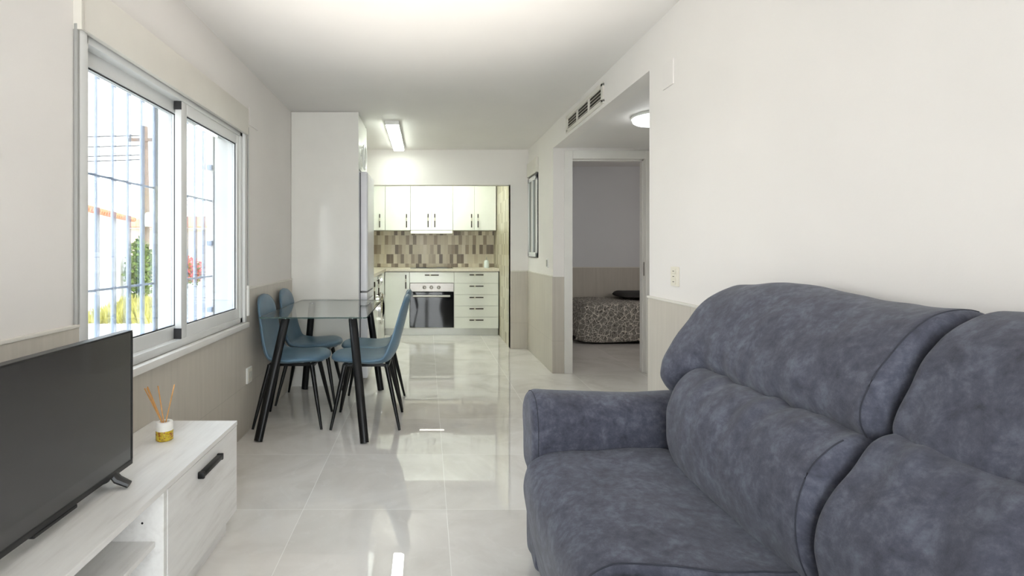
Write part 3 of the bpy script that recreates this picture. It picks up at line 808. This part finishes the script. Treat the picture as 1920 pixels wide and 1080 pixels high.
dx, dy = -1.0, 2.035
t = thing('reed_diffuser', 'small reed diffuser jar with yellow oil on the TV stand', 'reed diffuser', (dx, dy, CZ1))
obj('jar', lathe(B(), [(.028, 0), (.031, .003), (.031, .036), (.0305, .038)], (dx, dy, CZ1), n=32), 'oil', t, smooth=True)
obj('neck', lathe(B(), [(.0305, .038), (.0305, .066), (.028, .070), (.018, .070), (.017, .045)], (dx, dy, CZ1), n=32), 'label', t, smooth=True)
for (tx, ty) in ((-.052, -.03), (-.045, -.04), (-.060, -.01), (-.025, .0), (.028, .02), (-.058, -.035)):
    obj('reed', tube(B(), [(dx - tx * .1, dy - ty * .1, CZ1 + .03), (dx + tx, dy + ty, CZ1 + .205)], .0022, 6), 'reed', t)

# ================================================================== SOFA
def inset_ring(P, d, k=.45):
    n = len(P); out = []
    ar = sum(P[i].x * P[(i + 1) % n].y - P[(i + 1) % n].x * P[i].y for i in range(n))
    sg = 1 if ar > 0 else -1
    for i in range(n):
        tg = (P[(i + 1) % n] - P[i - 1]).normalized()
        out.append(P[i] + V((-tg.y, tg.x, 0)) * sg * d * k)
    c = sum(P, V((0, 0, 0))) / n; R = sum((p - c).length for p in P) / n
    return [p.lerp(c, max(0, d) * (1 - k) / R) for p in out]
def cushion(prof, a0, a1, r0, r1, axis='y', na=40, per=6, wr=.004, seed=0, crown=0.0, wscale=6, shear=None, pucker=0):
    """closed profile swept along an axis, ends rounded by insetting the profile"""
    P = catmull([(x, z, 0) for x, z in prof], per)
    cen = sum(P, V((0, 0, 0))) / len(P)
    ss = []
    for k in range(9): ss.append((a0 + r0 * (1 - math.cos(PI / 2 * k / 8)), r0 * (1 - math.sin(PI / 2 * k / 8))))
    m = na
    for k in range(1, m): ss.append((a0 + r0 + (a1 - r1 - a0 - r0) * k / m, 0))
    for k in range(8, -1, -1): ss.append((a1 - r1 * (1 - math.cos(PI / 2 * k / 8)), r1 * (1 - math.sin(PI / 2 * k / 8))))
    rings = []
    for a, ins in ss:
        u = (a - a0) / (a1 - a0)
        bulge = crown * (1 - (2 * u - 1) ** 4)
        ring = []
        for p in inset_ring(P, ins - bulge):
            q = V((p.x, a, p.y)) if axis == 'y' else V((a, p.x, p.y))
            if shear: q = shear(q, u)
            if wr:
                nv = noise.noise(V((q.x * wscale * 1.3, q.y * wscale * .8, q.z * wscale * 1.3 + seed))) + .5 * noise.noise(V((q.x * 14, q.y * 9 + seed, q.z * 16)))
                nv *= wr
                if pucker: nv += pucker * noise.noise(V((q.y * 17, q.z * 2.2, seed))) * math.exp(-abs(q.z - .79) / .09)
                dirv = V((p.x - cen.x, p.y - cen.y, 0)).normalized() * nv
                q += V((dirv.x, 0, dirv.y)) if axis == 'y' else V((0, dirv.x, dirv.y))
            ring.append(q)
        rings.append(ring)
    bm = B(); R = [[bm.verts.new(p) for p in r] for r in rings]; n = len(P)
    for a, b in zip(R, R[1:]):
        for i in range(n): j = (i + 1) % n; bm.faces.new((a[i], a[j], b[j], b[i]))
    for ring, flip in ((R[0], True), (R[-1], False)):
        c = bm.verts.new(sum((v.co for v in ring), V((0, 0, 0))) / n)
        mid = [bm.verts.new(v.co.lerp(c.co, .5)) for v in ring]
        for i in range(n):
            j = (i + 1) % n
            bm.faces.new((ring[i], mid[i], mid[j], ring[j])); bm.faces.new((mid[i], c, mid[j]))
    return bm, rings

so = thing('sofa', 'large slate grey suede reclining sofa along the right wall', 'sofa', (.78, 1.2, 0))
SY1 = 1.86
seat_prof = [(.86, .30), (.86, .47), (.74, .490), (.60, .487), (.48, .480), (.41, .468), (.362, .440), (.338, .39), (.336, .33), (.350, .25), (.372, .16), (.398, .05), (.44, .04), (.66, .04), (.86, .05)]
for i, (a, b) in enumerate(((1.115, 1.875), (.36, 1.105))):
    def seat_shear(q, u, i=i):
        return q + V((0, (.07 * (1 - u) if i == 0 else .07 * u) * max(0, min(1, (.62 - q.x) / .2)), 0))
    bm, rg = cushion(seat_prof, a, b, .03, .03, wr=.006, seed=3 + i * 7, crown=.004, wscale=4, shear=seat_shear)
    s = obj('seat_cushion', bm, 'suede', so, smooth='all')
    obj('seam', tube(B(), [q + V((0, -.002, .001)) for q in rg[7][6:62]], .0018, 6), 'thread', s, smooth=True)
lum_profs = ([(.845, .455), (.80, .475), (.775, .53), (.764, .60), (.772, .67), (.805, .735), (.855, .777), (.92, .790), (1.02, .785), (1.12, .76), (1.13, .62), (1.10, .47), (.96, .45)],
             [(.845, .455), (.80, .475), (.775, .53), (.764, .59), (.775, .65), (.808, .705), (.846, .757), (.880, .800), (.918, .815), (.96, .815), (1.12, .76), (1.13, .62), (1.10, .47), (.96, .45)])
head_profs = ([(.99, .70), (.945, .745), (.908, .79), (.893, .83), (.905, .885), (.960, .968), (1.02, 1.027), (1.08, 1.056), (1.135, 1.060), (1.175, 1.03), (1.185, .93), (1.18, .76), (1.12, .70), (1.05, .69)],
              [(.98, .70), (.95, .745), (.932, .79), (.920, .828), (.936, .877), (.970, .945), (1.02, 1.012), (1.08, 1.052), (1.135, 1.060), (1.175, 1.03), (1.185, .93), (1.18, .76), (1.12, .70), (1.05, .69)])
def head_shear(q, u):
    k = max(0, min(1, (q.y - 1.70) / .18)); k = k * k * (3 - 2 * k)
    w = max(0, min(1, (.97 - q.z) / .16)); w = w * w * (3 - 2 * w)
    return q + V((-.058 * k * w * (1 if q.x < 1.0 else .2), 0, -.010 * math.sin(u * PI * 2.6) * max(0, (q.z - .95) / .1) - .085 * k * w))
def lum_shear(q, u):
    k = max(0, min(1, (q.y - 1.45) / .40))
    return q + V((.035 * k * k, 0, 0))
for i, (la, lb, ha, hb, rl0, rl1, rh0, rh1) in enumerate(((1.083, 1.835, 1.080, 1.985, .035, .13, .035, .12), (.30, 1.074, .29, 1.070, .10, .035, .10, .035))):
    bm, rg = cushion(lum_profs[i], la, lb, rl0, rl1, wr=.006, seed=11 + i * 5, crown=.012, pucker=.016, na=64, shear=lum_shear if i == 0 else None)
    c = obj('lumbar_cushion', bm, 'suede', so, smooth='all')
    if i == 0: obj('seam', tube(B(), rg[6][4:38], .0016, 6), 'thread', c, smooth=True)
    bm, rg = cushion(head_profs[i], ha, hb, rh0, rh1, wr=.007, seed=23 + i * 9, crown=.006, shear=head_shear if i == 0 else None, pucker=.014, na=64)
    c = obj('headrest_cushion', bm, 'suede', so, smooth='all')
    if i == 0: obj('seam', tube(B(), rg[6][12:50], .0016, 6), 'thread', c, smooth=True)
arm_prof = [(1.87, .36), (1.862, .47), (1.856, .54), (1.875, .61), (1.92, .652), (1.985, .662), (2.05, .645), (2.095, .60), (2.105, .54), (2.085, .47), (2.07, .36), (1.97, .34)]
def arm_shear(q, u):
    return q + V((0, 0, -.014 * math.sin(PI * min(1, u * 1.1))))
bm, rg = cushion(arm_prof, .372, 1.17, .045, .02, axis='x', wr=.004, seed=40, shear=arm_shear)
a = obj('armrest', bm, 'suede', so, smooth='all')
obj('seam', tube(B(), [p + V((-.001, 0, 0)) for p in rg[5][:60]], .0013, 6), 'thread', a, smooth=True)
bm, rg = cushion([(1.885, .05), (1.885, .30), (1.885, .52), (1.97, .54), (2.06, .52), (2.06, .30), (2.06, .05), (1.97, .04)], .385, 1.165, .02, .02, axis='x', wr=.002, seed=44)
obj('arm_base', bm, 'suede', so, smooth='all')
bm, rg = cushion([(.9, .06), (.9, .45), (1.05, .66), (1.15, .70), (1.185, .60), (1.185, .08), (1.05, .05)], .29, 1.90, .02, .02, wr=.001, seed=50)
obj('back_frame', bm, 'suede', so, smooth='all')
for x, y in ((.47, 1.97), (1.1, 1.97), (.47, .42), (1.1, .42)):
    obj('foot', lathe(B(), [(.028, 0), (.028, .02), (.032, .062), (.01, .064)], (x, y, 0), n=20), 'blackplastic', so, smooth=True)

# ================================================================== BEDROOM
bd = thing('bed', 'low bed with dark patterned bedspread seen through the bedroom doorway', 'bed', (2.9, 7.15, 0))
obj('mattress', bx(1.99, 3.9, 6.72, 7.60, .22, .45, .04), 'mattress', bd, smooth=True)
obj('bed_base', bx(2.03, 3.88, 6.76, 7.58, .08, .22), 'blackplastic', bd)
for x, y in ((2.06, 6.82), (2.06, 7.52), (3.8, 6.82), (3.8, 7.52)): obj('leg', tube(B(), [(x, y, 0), (x, y, .09)], .022), 'black', bd)
# draped cover: a sheet running floor -> side -> top -> back
bm = B()
NX, NS = 70, 44
ptsx = []
def cover(u, v):
    # u along x 0..1 (foot end hangs at the left), v from floor in front over the top
    x = 1.62 + u * 2.28
    over = max(0, 1.975 - x)                      # length hanging over the foot end
    # front profile
    fl, top = .47, .86
    s = v * (fl + top)
    wob = noise.noise(V((x * 3, v * 4, 2.))) * .02
    if s < fl:
        k = s / fl
        y = 6.675 - (1 - k) * .02 + wob * (1 - k) * 1.2; z = .035 + .012 * math.sin(x * 5) + k * (.455 - .035)
        kk = max(0, (k - .8) / .2); z += .02 * math.sin(kk * PI / 2); y += .03 * kk * kk
    else:
        k = (s - fl) / top
        y = 6.705 + k * .88; z = .475 + .03 * math.sin(PI * min(1, k * 2.4)) * .6 + .015 * noise.noise(V((x * 4, y * 4, 0))) + .02 * k
    if over > 0:
        o = min(over, .36)
        z2 = z - o * 1.18; x2 = 1.965 - o * .22 - .01 * math.sin(y * 22) * o / .3
        z = max(.03, z2) if s >= fl else max(.03, z - o * 1.18 * (s / fl))
        x = x2
        if s < fl: y += (1 - (s / fl)) * o * .35
    return V((x, y, z))
G = [[bm.verts.new(cover(i / NX, j / NS)) for j in range(NS + 1)] for i in range(NX + 1)]
for i in range(NX):
    for j in range(NS): bm.faces.new((G[i][j], G[i + 1][j], G[i + 1][j + 1], G[i][j + 1]))
bs = obj('bedspread', bm, 'spread', bd, smooth='all')
md = bs.modifiers.new('thick', 'SOLIDIFY'); md.thickness = .012; md.offset = -1
bm, rg = cushion([(7.18, .53), (7.16, .56), (7.24, .60), (7.40, .61), (7.54, .60), (7.60, .56), (7.58, .53), (7.4, .52)], 2.62, 3.25, .08, .08, axis='x', wr=.006, seed=60)
tag(obj('pillow', bm, plain('dark_pillow', (58, 56, 56), .9), smooth='all', loc=(2.9, 7.4, .49)), 'dark grey pillow lying on the patterned bedspread', 'pillow')

# ================================================================== OUTSIDE
gz = -.30
gd = obj('ground_outside', bx(-60, XO - .0, -20, 90, gz - .2, gz), 'concrete'); gd['kind'] = 'structure'
def at(x, Y): return (x - 800) / 1000 * Y
# neighbouring house
A, Bp = V((-6.6, 8.92, 0)), V((-8.9, 16.0, 0)); dv = (Bp - A).normalized(); nv = V((-dv.y, dv.x, 0))
if nv.x > 0: nv = -nv
def quadbox(bm, a, b, depth, z0, z1):
    p = [a, b, b + nv * depth, a + nv * depth]
    grid_skin(bm, [[V((q.x, q.y, z)) for q in p] for z in (z0, z1)])
ho = thing('house', 'low white house with terracotta eaves seen outside through the left window', 'house', (A.x, A.y, gz))
bm = B(); quadbox(bm, A, Bp, 6, gz, 2.02); obj('wall', bm, 'render', ho)
bm = B(); quadbox(bm, A - nv * .12 - dv * .1, Bp - nv * .12 + dv * .12, 6.2, 2.02, 2.09)
rf = obj('roof', bm, 'rooftile', ho)
bm = B()
n = 36
for k in range(n):
    p = A + (Bp - A) * (k / (n - 1)) - nv * .16 + V((0, 0, 2.08)); tube(bm, [p, p + nv * 3.0 + V((0, 0, .85))], .06, 8)
obj('roof_tiles', bm, 'rooftile', rf, smooth=True)
# distant house seen in the right pane
h2 = thing('house', 'distant peach house with orange roof seen through the right window pane', 'house', (-12.5, 27, gz))
obj('wall', bx(-16, -10.4, 28, 34, gz, 2.3), 'peach', h2)
bm = B(); grid_skin(bm, [[(-16.3, 27.6, 2.3), (-10.1, 27.6, 2.3), (-10.1, 27.6, 2.38), (-16.3, 27.6, 2.38)], [(-16.3, 31, 3.0), (-10.1, 31, 3.0), (-10.1, 31, 3.1), (-16.3, 31, 3.1)]])
obj('roof', bm, 'rooftile', h2)
for x in (-12.6, -11.6): obj('window', bx(x, x + .55, 27.96, 28.02, .3, 1.2), 'grey_plastic', h2)
# utility pole and wires
px, py = at(271, 17), 17
po = thing('utility_pole', 'wooden utility pole with overhead wires outside the window', 'utility pole', (px, py, gz))
obj('pole', tube(B(), [(px - .05, py, gz), (px + .03, py, 2.2), (px + .0, py, 5.1)], [.15, .13, .10], 12), 'wood_pole', po, smooth=True)
obj('crossarm', bx(px - .45, px + .45, py - .08, py - .0, 4.62, 4.72), 'wood_pole', po)
for q in (-.4, 0, .4): obj('insulator', lathe(B(), [(.04, 0), (.05, .05), (.03, .12)], (px + q, py - .04, 4.72), n=10), 'grey_plastic', po)
obj('transformer', lathe(B(), [(.14, 0), (.16, .05), (.16, .4), (.1, .46)], (px + .24, py - .1, 1.9), n=14), 'grey_plastic', po, smooth=True)
for k, z in enumerate((4.82, 4.5, 4.2, 4.05)):
    pts = []
    for q in range(13):
        u = q / 12; pts.append((px - 16 * u, py - 3 * u, z - 1.2 * u * (1 - u)))
    obj('wire', tube(B(), pts, .018, 6), 'wire', po)
# planting
def leafblob(name, label, c, r, n, mat, cat, lw=.12):
    bm = B(); random.seed(hash(name + label) % 999 if False else len(label))
    for _ in range(n):
        a, b = random.uniform(0, 2 * PI), math.acos(random.uniform(-1, 1)); k = random.random() ** .33
        p = V(c) + V((r[0] * k * math.sin(b) * math.cos(a), r[1] * k * math.sin(b) * math.sin(a), r[2] * k * math.cos(b)))
        d = V((random.uniform(-1, 1), random.uniform(-1, 1), random.uniform(-.3, 1))).normalized() * lw * random.uniform(.6, 1.3)
        s = d.cross(V((random.uniform(-1, 1), random.uniform(-1, 1), random.uniform(-1, 1)))).normalized() * lw * .35
        bm.faces.new([bm.verts.new(q) for q in (p, p + d * .5 + s, p + d, p + d * .5 - s)])
    return bm
c = (at(263, 15.2), 15.2, .55)
sh = thing('shrub', 'tall green shrub growing beside the white house outside', 'shrub', (c[0], c[1], gz))
obj('foliage', leafblob('a', 'shrub one', c, (.36, .4, .95), 1500, 'leaf', 'shrub'), 'leaf', sh)
obj('stem', tube(B(), [(c[0], c[1], gz), (c[0], c[1], .8)], .04), 'wood_pole', sh)
c = (at(358, 21), 21, .25)
sh = thing('shrub', 'red-flowering shrub in the distance behind the right window pane', 'shrub', (c[0], c[1], gz))
obj('foliage', leafblob('b', 'red shrub', c, (.5, .5, .5), 500, 'leaf', 'shrub'), 'leaf', sh)
obj('blossom', leafblob('b', 'red shrubs', (c[0], c[1], c[2] + .1), (.52, .52, .5), 700, 'redpetal', 'shrub'), 'redpetal', sh)
bm = B(); random.seed(5)
for _ in range(5200):
    k = random.random(); Y = random.uniform(10.6, 15.6); x = at(random.uniform(60, 300), Y)
    lim = -.325 * (Y - 8.92) - 6.6
    if x < lim + .3 or abs(x - at(263, 15.2)) < .6 and Y > 14.5: continue
    if random.random() > .85 - max(0, (x - lim - 1.5)) * .55: continue
    h = random.uniform(.10, .36); a = random.uniform(0, 2 * PI)
    w = V((math.cos(a), math.sin(a), 0)) * .03; t_ = V((random.uniform(-.1, .1), random.uniform(-.1, .1), h))
    p = V((x, Y, gz)); bm.faces.new([bm.verts.new(q) for q in (p - w, p + w, p + t_)])
g = tag(obj('grass', bm, 'grass', loc=(-7.5, 12, gz)), 'dry yellow-green grass at the foot of the white house outside', 'grass'); g['kind'] = 'stuff'

# ================================================================== LIGHT
w = bpy.data.worlds.new('World'); SC.world = w; w.use_nodes = True
nt = w.node_tree; nt.nodes.clear()
o = nt.nodes.new('ShaderNodeOutputWorld'); bg = nt.nodes.new('ShaderNodeBackground')
tc = nt.nodes.new('ShaderNodeTexCoord'); sp = nt.nodes.new('ShaderNodeSeparateXYZ'); rp = nt.nodes.new('ShaderNodeValToRGB')
rp.color_ramp.elements[0].position = .0; rp.color_ramp.elements[0].color = (1.0, .99, .97, 1)
rp.color_ramp.elements[1].position = .55; rp.color_ramp.elements[1].color = (.74, .87, 1.0, 1)
nt.links.new(tc.outputs['Generated'], sp.inputs[0]); nt.links.new(sp.outputs[2], rp.inputs[0]); nt.links.new(rp.outputs[0], bg.inputs[0])
bg.inputs[1].default_value = 8.5
nt.links.new(bg.outputs[0], o.inputs[0])

def light(name, typ, loc, energy, color=(1, 1, 1), rot=None, aim=None, **kw):
    d = bpy.data.lights.new(name, typ); d.energy = energy; d.color = color
    for k, v in kw.items(): setattr(d, k, v)
    o = bpy.data.objects.new(name, d); COL.objects.link(o); o.location = loc
    if aim is not None: o.rotation_euler = (V(aim) - V(loc)).to_track_quat('-Z', 'Y').to_euler()
    elif rot: o.rotation_euler = rot
    return o
light('sun', 'SUN', (0, 0, 10), 5.5, (1, .95, .86), aim=(-7, 2.5, 2), angle=.01)
# sky portals at the window and the terrace door
p = light('window_portal', 'AREA', (XO - .02, (WY0 + WY1) / 2, (WZ0 + WZ1) / 2), 1, aim=(0, (WY0 + WY1) / 2, (WZ0 + WZ1) / 2), shape='RECTANGLE', size=1.6, size_y=1.25)
p.data.cycles.is_portal = True
# daylight through the terrace door behind the camera
light('terrace_daylight', 'AREA', (0, YR - .16, 1.08), 40, (.95, .98, 1), aim=(0, 5, 1.0), shape='RECTANGLE', size=1.4, size_y=2.0)
# added spot lamp in place of sunlight bounced off the floor onto the ceiling
light('ceiling_fill_spot', 'SPOT', (-.05, 1.2, .1), 300, (1, .94, .86), aim=(.0, 2.25, H), spot_size=math.radians(58), spot_blend=1.0, shadow_soft_size=.25)

light('bedroom_fill', 'AREA', (4.15, 5.9, 1.4), 10, (1, .97, .93), aim=(2, 6.2, 1.0), shape='RECTANGLE', size=.9, size_y=1.0)  # added lamp that brightens the dim bedroom; no window is built behind it

# ================================================================== CAMERA
cd = bpy.data.cameras.new('camera'); cam = bpy.data.objects.new('camera', cd); COL.objects.link(cam)
cam.location = (0, 0, EYE); cam.rotation_euler = (PI / 2, 0, 0)
cd.sensor_fit = 'HORIZONTAL'; cd.sensor_width = 36; cd.lens = 36 * 1000 / 1920
cd.shift_x = 160 / 1920; cd.shift_y = -72 / 1920
cd.clip_start = .05; cd.clip_end = 300
SC.camera = cam
vs = SC.view_settings
vs.view_transform = 'Standard'; vs.look = 'None'; vs.exposure = -0.04; vs.gamma = 1.0; vs.use_curve_mapping = False
